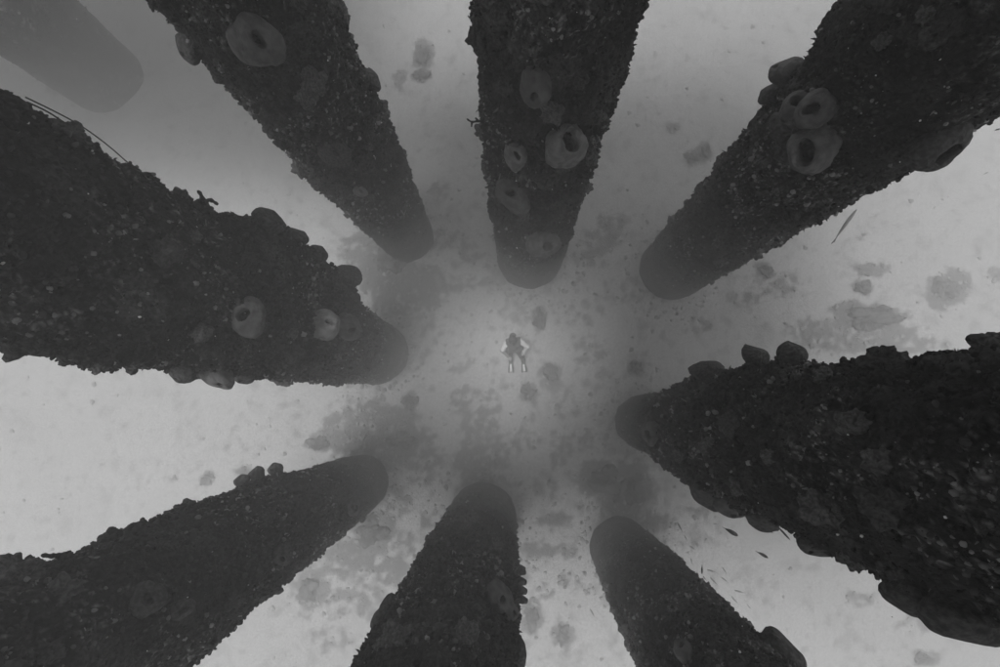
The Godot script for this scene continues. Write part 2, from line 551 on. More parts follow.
# ---------------------------------------------------------------- seabed
const MIST1 := 0.06
const MIST2 := 0.15
const PATCH := [[-2.36,-8.75,0.23,0.40,1.0],[-2.39,-8.15,0.23,0.20,1.0],[-2.93,-8.04,0.18,0.28,0.7],[-3.09,-3.23,0.62,0.73,0.9],[-2.35,-2.66,0.66,0.53,0.8],[-3.71,-3.53,0.48,0.40,0.7],[-1.82,-5.04,0.24,0.21,0.6],[-1.86,-3.77,0.34,0.25,0.5],[-2.81,-2.30,0.47,0.33,0.8],[9.67,-2.50,0.39,0.32,1.0],[9.99,-2.73,0.26,0.23,1.0],[9.48,-2.27,0.22,0.23,1.0],[7.95,-1.86,0.69,0.27,1.0],[7.53,-2.00,0.35,0.23,1.0],[8.23,-1.47,0.65,0.31,0.7],[7.04,-1.47,0.87,0.36,0.6],[8.09,-2.97,0.35,0.16,0.8],[7.86,-2.57,0.22,0.16,0.8],[10.81,-2.84,0.17,0.16,0.8],[8.09,-1.25,1.29,0.27,0.6],[5.74,-2.94,0.22,0.19,0.8],[4.58,-5.94,0.19,0.26,0.7],[4.27,-5.81,0.19,0.21,0.7],[3.86,-6.58,0.14,0.13,0.7],[2.30,-4.18,0.33,0.25,0.6],[2.00,-3.74,0.42,0.25,0.6],[1.76,-3.30,0.33,0.22,0.6],[2.28,-3.83,0.21,0.25,0.6],[6.05,-2.63,0.49,0.28,0.5],[5.24,-2.28,0.36,0.21,0.5],[4.19,-1.70,0.31,0.18,0.5],[2.87,-2.29,0.68,0.23,0.3],[0.57,-1.87,0.16,0.26,1.0],[0.79,-0.61,0.20,0.22,0.8],[0.31,-0.18,0.18,0.24,0.8],[2.73,-0.72,0.18,0.18,0.7],[0.98,1.18,0.26,0.21,0.5],[1.84,1.70,0.43,0.37,1.0],[2.48,1.80,0.47,0.45,1.0],[2.35,2.21,0.42,0.24,1.0],[2.87,2.51,0.42,0.20,0.6],[1.43,0.86,0.52,0.26,0.4],[2.53,0.53,0.65,0.21,0.4],[-2.37,0.06,0.18,0.20,0.9],[-2.69,0.46,0.50,0.31,0.8],[-3.27,0.28,0.55,0.27,0.7],[-3.83,0.47,0.32,0.22,0.7],[-4.37,0.98,0.32,0.17,0.8],[-3.69,0.90,0.68,0.30,0.8],[-2.56,0.89,0.67,0.35,0.8],[-4.06,0.47,0.27,0.18,0.6],[-1.98,1.43,0.44,0.38,0.5],[-2.88,1.22,0.56,0.30,0.7],[-6.85,1.76,0.18,0.15,0.8],[-6.07,1.62,0.18,0.13,0.6],[-7.60,1.79,0.07,0.04,0.8],[-3.03,2.80,0.48,0.45,0.8],[-3.54,3.41,0.56,0.36,0.7],[-4.37,4.03,0.39,0.43,0.7],[-3.87,4.99,0.38,0.23,0.5],[-2.67,3.60,0.34,0.32,0.7],[-3.07,4.20,0.43,0.35,0.6],[-2.51,2.17,0.31,0.25,0.6],[-1.84,2.57,0.22,0.16,0.5],[-2.36,3.09,0.26,0.28,0.6],[-3.71,4.21,0.30,0.27,0.5],[-4.62,3.63,0.31,0.16,0.5],[-0.78,0.66,0.40,0.65,0.6],[-0.88,1.42,0.44,0.38,0.8],[-0.33,1.20,0.31,0.42,0.5],[-1.12,0.01,0.32,0.31,0.5],[-0.45,0.00,0.18,0.35,0.4],[0.11,0.87,0.35,0.26,0.4],[0.65,1.92,0.30,0.21,0.5],[0.86,2.54,0.34,0.20,0.6],[0.53,3.15,0.38,0.20,0.6],[0.32,3.55,0.25,0.16,0.5],[1.06,3.14,0.25,0.16,0.6],[0.35,4.46,0.19,0.32,1.0],[0.99,4.78,0.21,0.26,0.8],[0.63,3.93,0.21,0.15,0.5],[1.15,3.73,0.21,0.19,0.4],[8.17,4.38,0.35,0.15,0.6],[8.72,3.96,0.27,0.11,0.5],[9.40,4.60,0.19,0.16,0.8],[8.17,5.04,0.23,0.14,0.9],[7.04,4.00,0.28,0.13,0.5],[9.48,4.04,0.23,0.11,0.5],[3.93,2.29,0.33,0.20,0.5],[3.68,2.99,0.25,0.12,0.4],[-1.07,-3.39,0.28,0.25,0.5],[-1.43,-3.76,0.24,0.20,0.5],[1.49,-2.05,0.46,0.28,0.3],[1.70,-1.13,0.36,0.36,0.4],[1.22,0.21,0.44,0.22,0.4],[-1.73,-1.59,0.28,0.23,0.3],[-11.92,-8.02,0.44,0.17,0.5],[-1.99,-2.30,0.33,0.24,0.6],[-1.17,-2.66,0.38,0.19,0.5]]

func sand_height(x: float, z: float) -> float:
	return 0.075 * n_patch.get_noise_2d(x * 0.22 + 40.0, z * 0.22) + 0.02 * n_lump.get_noise_2d(x * 1.3, z * 1.3 + 90.0)

func turf_at(x: float, z: float) -> float:
	var m := 0.0
	for p in PATCH:
		var dx: float = (x - p[0]) / (p[2] * 1.25)
		if absf(dx) > 1.6:
			continue
		var dz: float = (z - p[1]) / (p[3] * 1.25)
		var d := dx * dx + dz * dz
		if d < 2.4:
			m = maxf(m, p[4] * clampf(1.35 - d, 0.0, 1.0))
	return m

func make_seabed() -> void:
	var xs := PackedFloat32Array()
	var zs := PackedFloat32Array()
	for k in [70, 50, 36, 28, 22, 18.5, 16.5]:
		xs.append(-k)
		zs.append(-k)
	var cell := 0.045
	var x := -15.2
	while x < 13.3:
		xs.append(x)
		x += cell
	var z := -12.2
	while z < 6.6:
		zs.append(z)
		z += cell
	for k in [16.5, 18.5, 22, 28, 36, 50, 70]:
		xs.append(k)
		zs.append(k)
	var v := PackedVector3Array()
	var col := PackedColorArray()
	for zz in zs:
		for xx in xs:
			v.append(Vector3(xx, sand_height(xx, zz), zz))
			var ragged := n_fine.get_noise_2d(xx * 0.35, zz * 0.35) * 0.8 + n_spot.get_noise_2d(xx * 0.2, zz * 0.2 + 5.0) * 0.55
			var t := smoothstep(0.18, 0.72, turf_at(xx, zz) + ragged * 0.6)
			var trodden := exp(-(xx * xx + (zz + 0.3) * (zz + 0.3)) / 22.0)
			var mid := smoothstep(0.05, 0.75, n_lump.get_noise_2d(xx * 0.8, zz * 0.8 + 30.0) + 0.7 * ragged)
			var g := 0.55 + 0.03 * n_patch.get_noise_2d(xx * 0.15 + 9.0, zz * 0.15) + 0.02 * n_spot.get_noise_2d(xx * 0.5, zz * 0.5)
			g = lerpf(g, 0.26, mid * (0.34 + 0.5 * trodden))
			g = lerpf(g, 0.20 + 0.07 * ragged, t * 0.9)
			col.append(Color(g, g, g))
	var o := part("seabed", sheet(v, zs.size(), xs.size(), false, col), mats.sand, self)
	o.set_meta("kind", "structure")
	# broken coral lying in the dark patches
	var mm := MultiMesh.new()
	mm.transform_format = MultiMesh.TRANSFORM_3D
	mm.use_colors = true
	mm.mesh = blob(71, 0.7, Vector3(1, 0.6, 0.85), 9, 12, 1.1)
	var spots := []
	for k in 60000:
		var px := rng.randf_range(-14.5, 12.5)
		var pz := rng.randf_range(-11.5, 6.2)
		var here := turf_at(px, pz)
		if rng.randf() < here * 0.5 + 0.012 + 0.05 * exp(-(px * px + pz * pz) / 18.0):
			spots.append(Vector3(px, here, pz))
	for foot in [[-2.57, -3.84, 0.72], [-3.16, -1.04, 0.78], [0.35, -3.31, 0.8], [3.6, -3.0, 0.8], [2.79, 0.46, 0.66], [2.22, 3.08, 0.7], [-0.7, 2.5, 0.78], [-3.38, 1.81, 0.66]]:
		for k in 170:
			var a := rng.randf() * TAU
			var d: float = foot[2] + absf(rng.randfn(0.0, 0.28))
			spots.append(Vector3(foot[0] + cos(a) * d, 1.0, foot[1] + sin(a) * d))
	mm.instance_count = spots.size()
	for i in spots.size():
		var q: Vector3 = spots[i]
		var sz := lerpf(0.012, 0.055, pow(rng.randf(), 2.5))
		var b := Basis(Vector3.UP, rng.randf() * TAU) * Basis(Vector3.RIGHT, rng.randfn(0, 0.3))
		mm.set_instance_transform(i, Transform3D(b.scaled_local(Vector3(sz * rng.randf_range(0.8, 1.25), sz * 0.8, sz)), Vector3(q.x, sand_height(q.x, q.z) + sz * 0.15, q.z)))
		var g := rng.randf_range(0.22, 0.42)
		mm.set_instance_color(i, Color(g, g, g))
	var mi := MultiMeshInstance3D.new()
	mi.name = "coral_rubble"
	mi.multimesh = mm
	mi.material_override = mats.growth
	tag(mi, "broken coral rubble strewn over the dark patches of sand", "rubble")
	mi.set_meta("kind", "stuff")
	add_child(mi)

func make_branch(called: String, pts: Array, r: float, label: String, sides: Array = []) -> void:
	var root := thing(called, Vector3.ZERO, label, "branch coral")
	var path := smooth_path(pts, 10)
	var rad := PackedFloat32Array()
	for k in 11:
		rad.append(r * lerpf(1.15, 0.6, k / 10.0) * (1.0 + 0.25 * sin(k * 2.3)))
	part("stem", tube(path, rad, 9), mats.knob0, root)
	for sp in sides:
		var q := smooth_path(sp, 8)
		var rr := PackedFloat32Array()
		for k in 9:
			rr.append(r * lerpf(0.95, 0.6, k / 8.0) * (1.0 + 0.25 * sin(k * 1.9)))
		part("twig", tube(q, rr, 9), mats.knob0, root)

# ---------------------------------------------------------------- scene
func _ready() -> void:
	rng.seed = 20417
	# camera
	var cam := Camera3D.new()
	cam.name = "camera"
	cam.fov = 75.59
	cam.near = 0.05
	cam.far = 400.0
	add_child(cam)
	cam.position = Vector3(0, 9.75, 0)
	cam.basis = Basis(Vector3.RIGHT, deg_to_rad(-81.214)) * Basis(Vector3.UP, deg_to_rad(1.998))
	cam.current = true
	# water light: a bright soft sky overhead, seen through hazy water
	var env := Environment.new()
	var sky_mat := ProceduralSkyMaterial.new()
	sky_mat.sky_top_color = grey(0.95)
	sky_mat.sky_horizon_color = grey(0.03)
	sky_mat.sky_curve = 0.45
	sky_mat.ground_bottom_color = grey(0.02)
	sky_mat.ground_horizon_color = grey(0.03)
	sky_mat.sun_angle_max = 1.0
	var sky := Sky.new()
	sky.sky_material = sky_mat
	env.background_mode = Environment.BG_SKY
	env.sky = sky
	env.tonemap_mode = Environment.TONE_MAPPER_LINEAR
	env.tonemap_exposure = 1.92
	env.fog_enabled = true
	env.fog_mode = Environment.FOG_MODE_EXPONENTIAL
	env.fog_density = 0.018
	env.fog_light_color = grey(0.9)
	env.volumetric_fog_enabled = true
	env.volumetric_fog_density = 0.0
	env.sdfgi_enabled = true
	env.ssao_enabled = true
	env.ssil_enabled = true
	var we := WorldEnvironment.new()
	we.name = "environment"
	we.environment = env
	add_child(we)
	var sun := DirectionalLight3D.new()
	sun.name = "sun"
	sun.light_energy = 0.9
	sun.light_angular_distance = 12.0
	sun.shadow_enabled = true
	add_child(sun)
	sun.look_at_from_position(Vector3.ZERO, Vector3(0.10, -1.0, -0.12), Vector3.FORWARD)

	noise(n_lump, 3, FastNoiseLite.TYPE_SIMPLEX_SMOOTH, 1.5, 3)
	noise(n_cell, 5, FastNoiseLite.TYPE_CELLULAR, 7.0)
	n_cell.cellular_return_type = FastNoiseLite.RETURN_DISTANCE
	n_cell.cellular_distance_function = FastNoiseLite.DISTANCE_EUCLIDEAN
	noise(n_fine, 7, FastNoiseLite.TYPE_SIMPLEX_SMOOTH, 11.0, 2)
	noise(n_patch, 9, FastNoiseLite.TYPE_SIMPLEX_SMOOTH, 2.6, 2)
	noise(n_spot, 13, FastNoiseLite.TYPE_SIMPLEX_SMOOTH, 17.0, 2)

	# materials
	var grain := noise_texture(21, FastNoiseLite.TYPE_SIMPLEX_SMOOTH, 0.02, 5, [[0.0, 0.7], [0.45, 0.9], [0.7, 1.0], [1.0, 1.0]])
	var bumpy := noise_texture(22, FastNoiseLite.TYPE_SIMPLEX_SMOOTH, 0.025, 5, [])
	var mottled := noise_texture(23, FastNoiseLite.TYPE_SIMPLEX_SMOOTH, 0.012, 5, [[0.0, 0.35], [0.4, 0.6], [0.62, 0.9], [0.8, 1.0], [1.0, 1.0]])
	var speckled := noise_texture(24, FastNoiseLite.TYPE_SIMPLEX_SMOOTH, 0.02, 5, [[0.0, 0.12], [0.38, 0.35], [0.55, 0.7], [0.7, 1.0], [1.0, 1.0]])
	material("crust", 1.0, 0.9, speckled, 2.3, bumpy, 2.0, true)
	material("growth", 1.0, 0.85, null, 1.0, null, 0.0, true)
	material("sand", 1.0, 0.95, grain, 1.3, bumpy, 1.0, true)
	material("rock", 0.20, 0.95, mottled, 0.8, bumpy, 3.0)
	for k in 3:
		material("knob%d" % k, [0.05, 0.08, 0.13][k], 0.9, speckled, 2.6, bumpy, 1.5)
		material("sponge%d" % k, [0.08, 0.11, 0.165][k], 0.85, [speckled, mottled, mottled][k], [2.2, 1.6, 1.6][k], bumpy, 1.6)
	material("body", 1.0, 0.6, null, 1.0, null, 0.0, true)
	material("rubber", 0.04, 0.5)
	material("finpale", 0.8, 0.4)
	material("fishdark", 0.03, 0.5)
	material("fishgrey", 0.16, 0.4)
	material("rope", 0.05, 0.9)
	material("concrete", 0.25, 0.9, mottled, 0.6)
	mats.knobs = []
	for k in 5:
		mats.knobs.append(blob(40 + k, 0.75, Vector3(1.0, 0.85, 1.0), 22, 28, 1.0, 0.22))

	make_seabed()
	print("seabed")

	# sponges: piling, angle, height, radius, mouth, tilt, tallness, tone, label
	var rows: Array = [
		["TL", 69.0, 6.43, 0.214, 0.34, 0.9, 1.1, 1, "big pale vase sponge with a dark round mouth, alone on its piling"],
		["TL", 70.6, 4.67, 0.19, 0.3, 0.8, 0.7, 0, "dim vase sponge below the big pale one on the same piling"],
		["TL", 73.5, 3.66, 0.1, 0.36, 0.8, 1.0, 2, "small pale vase sponge low on the piling with the big pale one"],
		["TL", 136.8, 6.2, 0.125, 0.2, 0.4, 0.9, 0, "dark ball sponge on the ragged edge of the big pale sponge's piling"],
		["TL", -22.0, 4.75, 0.15, 0.2, 0.3, 0.8, 0, "dark ball sponge on the clean edge of the big pale sponge's piling"],
		["T", 104.0, 6.5, 0.145, 0.3, 0.9, 1.2, 1, "topmost vase sponge of the five, with a small low mouth"],
		["T", 78.3, 5.62, 0.225, 0.52, 0.9, 1.0, 2, "pale wide-mouthed vase sponge, second from top of the five"],
		["T", 117.7, 5.35, 0.148, 0.36, 0.9, 1.1, 2, "smallest vase sponge of the five, beside the wide-mouthed one"],
		["T", 118.2, 4.43, 0.235, 0.36, 0.8, 1.0, 1, "vase sponge fourth from top of the five-sponge piling"],
		["T", 84.2, 3.03, 0.265, 0.42, 0.8, 0.9, 1, "lowest vase sponge on the five-sponge piling"],
		["TR", 92.0, 6.23, 0.2, 0.5, 0.6, 0.9, 0, "flat dark vase sponge beside the three-mouthed cluster"],
		["TR", -140.0, 5.46, 0.15, 0.2, 0.2, 1.3, 1, "taller upright lobe of sponge at the edge of the cluster piling"],
		["TR", -140.0, 5.12, 0.12, 0.2, 0.2, 1.2, 0, "shorter lobe of sponge at the edge of the cluster piling"],
		["L", 23.0, 5.92, 0.172, 0.42, 0.9, 0.9, 1, "pale vase sponge with a dark deep mouth, highest on the bulging piling"],
		["L", 11.3, 4.64, 0.2, 0.26, 0.8, 0.9, 2, "pale round sponge, brighter of the touching pair on the bulging piling"],
		["L", 3.3, 3.88, 0.2, 0.26, 0.8, 0.9, 1, "greyer round sponge of the touching pair on the bulging piling"],
		["L", 82.0, 5.45, 0.15, 0.36, 0.7, 0.9, 2, "pale vase sponge on the lower edge of the bulging piling"],
		["L", 90.0, 5.72, 0.12, 0.22, 0.5, 0.9, 0, "small ball sponge beside the pale edge sponge of the bulging piling"],
		["L", 92.0, 4.75, 0.12, 0.2, 0.5, 0.9, 0, "dark ball sponge farther down the bulging piling's edge"],
		["L", -52.0, 5.6, 0.15, 0.18, 0.2, 0.9, 0, "topmost dark ball sponge on the bulge"],
		["L", -50.0, 5.15, 0.13, 0.18, 0.2, 0.9, 0, "second dark ball sponge down the bulge"],
		["L", -52.0, 4.52, 0.13, 0.18, 0.2, 1.0, 0, "third dark ball sponge down the bulge"],
		["L", -54.0, 3.45, 0.22, 0.18, 0.3, 0.9, 0, "lowest and largest dark ball sponge on the bulge"],
		["R", -179.7, 3.2, 0.17, 0.5, 0.8, 0.9, 1, "pale-rimmed vase sponge on the narrow foot of the swollen piling"],
		["R", -108.0, 4.0, 0.20, 0.2, 0.3, 1.0, 0, "broad dome sponge where the swollen piling starts to widen"],
		["R", -98.0, 4.93, 0.125, 0.2, 0.15, 1.3, 0, "upright dark knob sponge on the swollen piling, nearer its dome sponge"],
		["R", -97.0, 5.5, 0.12, 0.2, 0.15, 1.3, 0, "upright dark knob sponge on the swollen piling, farther from its dome sponge"],
		["R", 118.0, 3.95, 0.2, 0.22, 0.5, 0.8, 0, "ball sponge lowest on the scalloped edge of the swollen piling"],
		["R", 120.0, 4.62, 0.15, 0.4, 0.8, 0.8, 1, "ring-mouthed vase sponge on the scalloped edge of the swollen piling"],
		["R", 116.0, 5.15, 0.16, 0.2, 0.3, 0.6, 0, "flat ball sponge midway along the scalloped edge"],
		["R", 116.0, 5.95, 0.14, 0.2, 0.3, 0.6, 0, "flat ball sponge higher along the scalloped edge"],
		["R", 118.0, 6.86, 0.15, 0.2, 0.3, 0.8, 0, "ball sponge next below the topmost on the scalloped edge"],
		["R", 121.0, 7.16, 0.17, 0.2, 0.3, 0.8, 0, "topmost ball sponge on the scalloped edge"],
		["BR", -46.0, 4.72, 0.2, 0.2, 0.4, 0.9, 0, "dark dome sponge on the edge of the smoother piling"],
		["BR", -133.0, 4.82, 0.1, 0.32, 0.8, 0.8, 1, "small pale vase sponge on the face of the smoother piling"],
		["B", -43.9, 4.97, 0.16, 0.34, 0.8, 0.9, 1, "two-mouthed sponge's larger cup on the finger-sponge piling"],
		["B", -30.0, 4.93, 0.1, 0.34, 0.8, 0.9, 1, "two-mouthed sponge's smaller cup on the finger-sponge piling"],
		["B", -145.0, 5.25, 0.12, 0.2, 0.4, 0.8, 0, "upper ball sponge of two on the edge of the finger-sponge piling"],
		["B", -146.0, 4.95, 0.11, 0.2, 0.4, 0.8, 0, "lower ball sponge of two on the edge of the finger-sponge piling"],
		["B", -4.0, 5.1, 0.12, 0.2, 0.3, 0.9, 0, "ball sponge above the row of finger sponges"],
		["BL", -3.6, 2.3, 0.15, 0.5, 0.8, 0.8, 1, "ring-mouthed vase sponge lowest on the forked-branch piling"],
		["BL", -27.5, 6.33, 0.12, 0.4, 0.7, 0.8, 0, "grey vase sponge highest on the forked-branch piling"],
		["BL", -10.3, 6.05, 0.085, 0.5, 0.8, 0.8, 0, "small ring-mouthed sponge next to the grey one, forked-branch piling"],
		["BL", -108.0, 3.6, 0.1, 0.2, 0.15, 1.2, 0, "dark knob sponge, middle of three on the forked-branch piling's edge"],
		["BL", -108.0, 3.12, 0.105, 0.2, 0.15, 1.2, 0, "dark knob sponge, lowest of three on the forked-branch piling's edge"],
		["BL", -108.0, 3.95, 0.09, 0.2, 0.15, 1.1, 0, "dark knob sponge, highest of three on the forked-branch piling's edge"],
		["BL", -2.8, 4.5, 0.12, 0.3, 0.7, 0.7, 0, "faint vase sponge midway down the forked-branch piling"],
	]
	sponge_rows = rows
	# pilings
	make_piling("TL", Vector2(-2.570, -3.839), [[0, 0.62], [3, 0.70], [7, 0.71]], [[2.38, 3.75, 0.3, 0.4, 0.08]], 1.0, 1, "encrusted piling with one big pale vase sponge and scattered growth down one side")
	make_piling("L", Vector2(-3.163, -1.040), [[0, 0.70], [1.6, 0.72], [2.6, 0.75], [6, 0.74], [7, 0.70]], [[-0.93, 5.3, 0.45, 0.55, 0.26], [-0.93, 4.3, 0.45, 0.5, 0.24], [-0.95, 3.3, 0.45, 0.45, 0.2], [1.63, 6.7, 0.3, 0.3, 0.08], [1.63, 5.4, 0.3, 0.3, 0.05], [-1.03, 6.5, 0.35, 0.5, -0.02]], 1.15, 2, "dark piling with a thick knobbly bulge of coral and a rope hanging along it")
	make_piling("T", Vector2(0.348, -3.312), [[0, 0.75], [3, 0.72], [7, 0.69]], [], 1.0, 3, "piling carrying five vase sponges one above another")
	make_piling("TR", Vector2(3.603, -3.002), [[0, 0.72], [3.2, 0.73], [4.4, 0.75], [7, 0.78]], [[-2.45, 6.2, 0.4, 0.35, 0.1]], 0.9, 4, "piling carrying the smooth cluster of sponges with three dark mouths")
	make_piling("R", Vector2(2.792, 0.462), [[0, 0.58], [1.9, 0.60], [3.2, 0.74], [7, 0.74]], [[-1.73, 5.0, 0.5, 0.7, 0.12], [-1.73, 3.8, 0.5, 0.4, 0.1]], 1.1, 5, "piling narrow at its foot and swollen above with coarse shelly growth")
	make_piling("BR", Vector2(2.223, 3.082), [[0, 0.64], [2, 0.70], [7, 0.70]], [], 0.6, 6, "smoother piling beside the school of small fish")
	make_piling("B", Vector2(-0.695, 2.505), [[0, 0.72], [3, 0.70], [7, 0.69]], [], 0.9, 7, "piling with finger sponges sticking out of its edge and a two-mouthed sponge")
	make_piling("BL", Vector2(-3.375, 1.810), [[0, 0.59], [1.2, 0.64], [7, 0.66]], [[-1.88, 3.5, 0.4, 0.6, 0.08], [-1.9, 6.3, 0.45, 0.6, -0.09], [0.9, 5.4, 0.4, 0.5, 0.06]], 0.75, 8, "piling with a dark forked branch sticking out near small ring-mouthed sponges")
	make_piling("FAR", Vector2(-10.696, -8.237), [[0, 0.96], [3, 1.05], [7, 1.10]], [], 0.7, 9, "lone distant piling faded pale by the hazy water", 140, 0.04)
	print("pilings")

	for i in rows.size():
		sponge(rows[i], i)
	# three tubes grown together
	var tr: Dictionary = piles.TR
	var cl := thing("sponge_cluster", Vector3(tr.at.x, 0, tr.at.y), "smooth fused sponge cluster with three dark oval mouths", "sponge", "sponges growing on the pilings")
	for q in [[170.0, 5.70, 0.155, 0.36, 1.3, 61], [159.0, 5.95, 0.17, 0.38, 1.25, 62], [141.0, 5.72, 0.225, 0.48, 1.35, 63]]:
		var o := part("tube", vase(q[5], q[3], q[4], 0.15), mats.sponge1, cl)
		o.transform = stuck(tr, deg_to_rad(q[0]), q[1], q[2], 0.9, 0.1)
	var mass := part("base", mats.knobs[2], mats.sponge0, cl)
	mass.transform = stuck(tr, deg_to_rad(155.0), 5.68, 0.26, 0.4, 0.0)
	# finger sponges in a row
	var bp: Dictionary = piles.B
	for q in [[-4.0, 3.0, 0.045], [-3.0, 3.3, 0.05], [-2.0, 3.55, 0.05], [-3.0, 3.85, 0.045], [-1.0, 2.75, 0.04]]:
		var a := deg_to_rad(q[0])
		var out := Vector3(cos(a), 0.75, sin(a)).normalized()
		var at := Vector3(bp.at.x, q[1], bp.at.y) + Vector3(cos(a), 0, sin(a)) * 0.68
		var o := part("finger_sponge", tube(PackedVector3Array([at - out * 0.05, at + out * 0.06, at + out * 0.14, at + out * 0.2]), PackedFloat32Array([q[2] * 0.8, q[2], q[2] * 1.05, q[2] * 0.7]), 12), mats.sponge0, self)
		o.name = numbered("finger_sponge")
		tag(o, "short finger sponge in the row sticking out of a piling edge", "sponge", "row of finger sponges")
	print("sponges")

	# branching growth and the rope
	make_branch("branch_coral", [Vector3(-2.805,6.225,-1.649), Vector3(-2.752,6.267,-1.704), Vector3(-2.715,6.347,-1.739), Vector3(-2.705,6.398,-1.749)], 0.022, "dark forked branch standing up beside the piling with the coral bulge", [[Vector3(-2.752,6.267,-1.704), Vector3(-2.711,6.244,-1.743), Vector3(-2.708,6.157,-1.747)]])
	make_branch("branch_coral", [Vector3(-3.564,6.235,1.285), Vector3(-3.576,6.262,1.231), Vector3(-3.579,6.337,1.206), Vector3(-3.583,6.394,1.180)], 0.022, "dark crooked branch on the piling with ring-mouthed sponges", [[Vector3(-3.567,6.188,1.271), Vector3(-3.575,6.194,1.232), Vector3(-3.576,6.241,1.224)]])
	make_branch("branch_coral", [Vector3(-0.365,5.138,-3.232), Vector3(-0.430,5.193,-3.207), Vector3(-0.498,5.216,-3.180), Vector3(-0.546,5.304,-3.157)], 0.014, "thin knobbly twig on the edge of the five-sponge piling", [[Vector3(-0.43, 5.193, -3.207), Vector3(-0.45, 5.27, -3.19)], [Vector3(-0.498, 5.216, -3.18), Vector3(-0.51, 5.15, -3.17)]])
	make_branch("branch_coral", [Vector3(-1.262,5.587,2.177), Vector3(-1.294,5.576,2.143), Vector3(-1.305,5.517,2.132), Vector3(-1.292,5.471,2.146)], 0.014, "small hooked stalk on the edge of the finger-sponge piling")
	make_branch("branch_coral", [Vector3(-1.939,5.548,-4.136), Vector3(-1.872,5.605,-4.154), Vector3(-1.897,5.508,-4.147)], 0.018, "ragged tuft on the edge of the piling with one big pale sponge")
	var rp := thing("rope", Vector3.ZERO, "thin dark rope in two strands hanging along the bulging piling", "rope")
	for r in [[[Vector3(-2.779,7.637,-1.679), Vector3(-2.773,7.510,-1.683), Vector3(-2.770,7.353,-1.686), Vector3(-2.777,7.157,-1.680), Vector3(-2.787,6.977,-1.669)], 0.0045], [[Vector3(-2.791,7.614,-1.665), Vector3(-2.794,7.515,-1.661), Vector3(-2.794,7.430,-1.661), Vector3(-2.780,7.348,-1.676)], 0.005]]:
		var path := smooth_path(r[0], 24)
		var off := Vector3(0.515, 0, -0.857) * 0.05
		for k in path.size():
			path[k] += off * (0.1 + 0.4 * sin(PI * k / 24.0))
		var rad := PackedFloat32Array()
		rad.resize(25)
		rad.fill(r[1])
		part("strand", tube(path, rad, 8), mats.rope, rp)

	# low mounds on the sand
	var mounds := [
		[-2.36, -8.75, 0.23, 0.40, "tall dark mound of the pair on open sand behind the big pale sponge's piling"],
		[-2.39, -8.15, 0.21, 0.20, "small dark mound of the pair on open sand behind the big pale sponge's piling"],
		[9.67, -2.50, 0.37, 0.30, "dark double-lobed mound on pale sand off the three-mouth cluster piling"],
		[7.95, -1.86, 0.65, 0.27, "widest dark low mound on pale sand beside the swollen piling"],
		[0.57, -1.87, 0.16, 0.26, "small dark mound between the diver and the five-sponge piling"],
		[0.79, -0.61, 0.18, 0.20, "small dark mound beside the diver's fins"],
		[0.31, -0.18, 0.16, 0.22, "small dark mound on the sand just behind the diver's fins"],
		[1.95, 1.70, 0.39, 0.33, "dark mound touching the foot of the smoother piling"],
		[2.52, 1.90, 0.38, 0.41, "dark weedy mound standing behind the foot of the smoother piling"],
		[-2.37, 0.06, 0.18, 0.20, "small dark mound at the foot of the bulging piling"],
		[-4.37, 0.98, 0.30, 0.17, "flat dark mound on sand between the bulging and ring-sponge pilings"],
		[-6.85, 1.76, 0.18, 0.15, "lone small mound on bright sand far from the ring-sponge piling"],
		[-6.07, 1.62, 0.18, 0.13, "lone small mound on bright sand near the ring-sponge piling"],
		[-3.03, 2.80, 0.39, 0.33, "broad dark mound between the ring-sponge and finger-sponge pilings"],
		[-4.37, 4.03, 0.26, 0.24, "round mound on rubble beside the ring-sponge piling"],
		[0.35, 4.46, 0.17, 0.30, "long leaf-shaped mound beside the finger-sponge piling"],
		[0.99, 4.78, 0.16, 0.23, "oval mound between the finger-sponge and smoother pilings"],
		[9.40, 4.60, 0.17, 0.15, "small mound on bright sand beneath the topmost ball sponge of the scalloped edge"],
		[8.17, 5.04, 0.21, 0.14, "small flat mound on bright sand past the smoother piling"],
		[4.58, -5.94, 0.17, 0.21, "larger mound of the close pair near the three-mouth cluster piling"],
		[4.27, -5.81, 0.17, 0.18, "smaller mound of the close pair near the three-mouth cluster piling"],
		[5.74, -2.94, 0.18, 0.17, "small mound beside the foot of the three-mouth cluster piling"],
		[-2.97, -3.23, 0.43, 0.34, "wide dark mound at the foot of the big pale sponge's piling"],
		[-2.56, 0.89, 0.40, 0.22, "wide dark mound at the foot of the ring-sponge piling"],
		[7.86, -2.57, 0.20, 0.16, "small mound next to the double-lobed mound on pale sand"],
		[2.73, -0.72, 0.16, 0.16, "small mound at the foot of the swollen piling"],
	]
	for i in mounds.size():
		var m: Array = mounds[i]
		var o := part("coral_mound", blob(200 + i, 0.8, Vector3.ONE, 25, 32, 0.9, 0.3), mats.rock, self)
		o.name = numbered("coral_mound")
		o.transform = Transform3D(Basis.from_scale(Vector3(m[2] * 0.85, minf(m[2], m[3]) * 0.4, m[3] * 0.85)), Vector3(m[0], sand_height(m[0], m[1]) - 0.02, m[1]))
		tag(o, m[4], "coral mound", "dark mounds on the sand")

	make_diver()
	print("diver")

	# specks drifting in the water
	var sm := MultiMesh.new()
	sm.transform_format = MultiMesh.TRANSFORM_3D
	sm.mesh = blob(301, 0.5, Vector3.ONE, 6, 8)
	sm.instance_count = 90
	for i in 90:
		var q := Vector3(rng.randf_range(-5, 5), rng.randf_range(1.0, 7.5), rng.randf_range(-5, 3.5))
		sm.set_instance_transform(i, Transform3D(Basis.from_scale(Vector3.ONE * rng.randf_range(0.002, 0.005)), q))
	var si := MultiMeshInstance3D.new()
	si.name = "drifting_particles"
	si.multimesh = sm
	si.material_override = mats.finpale
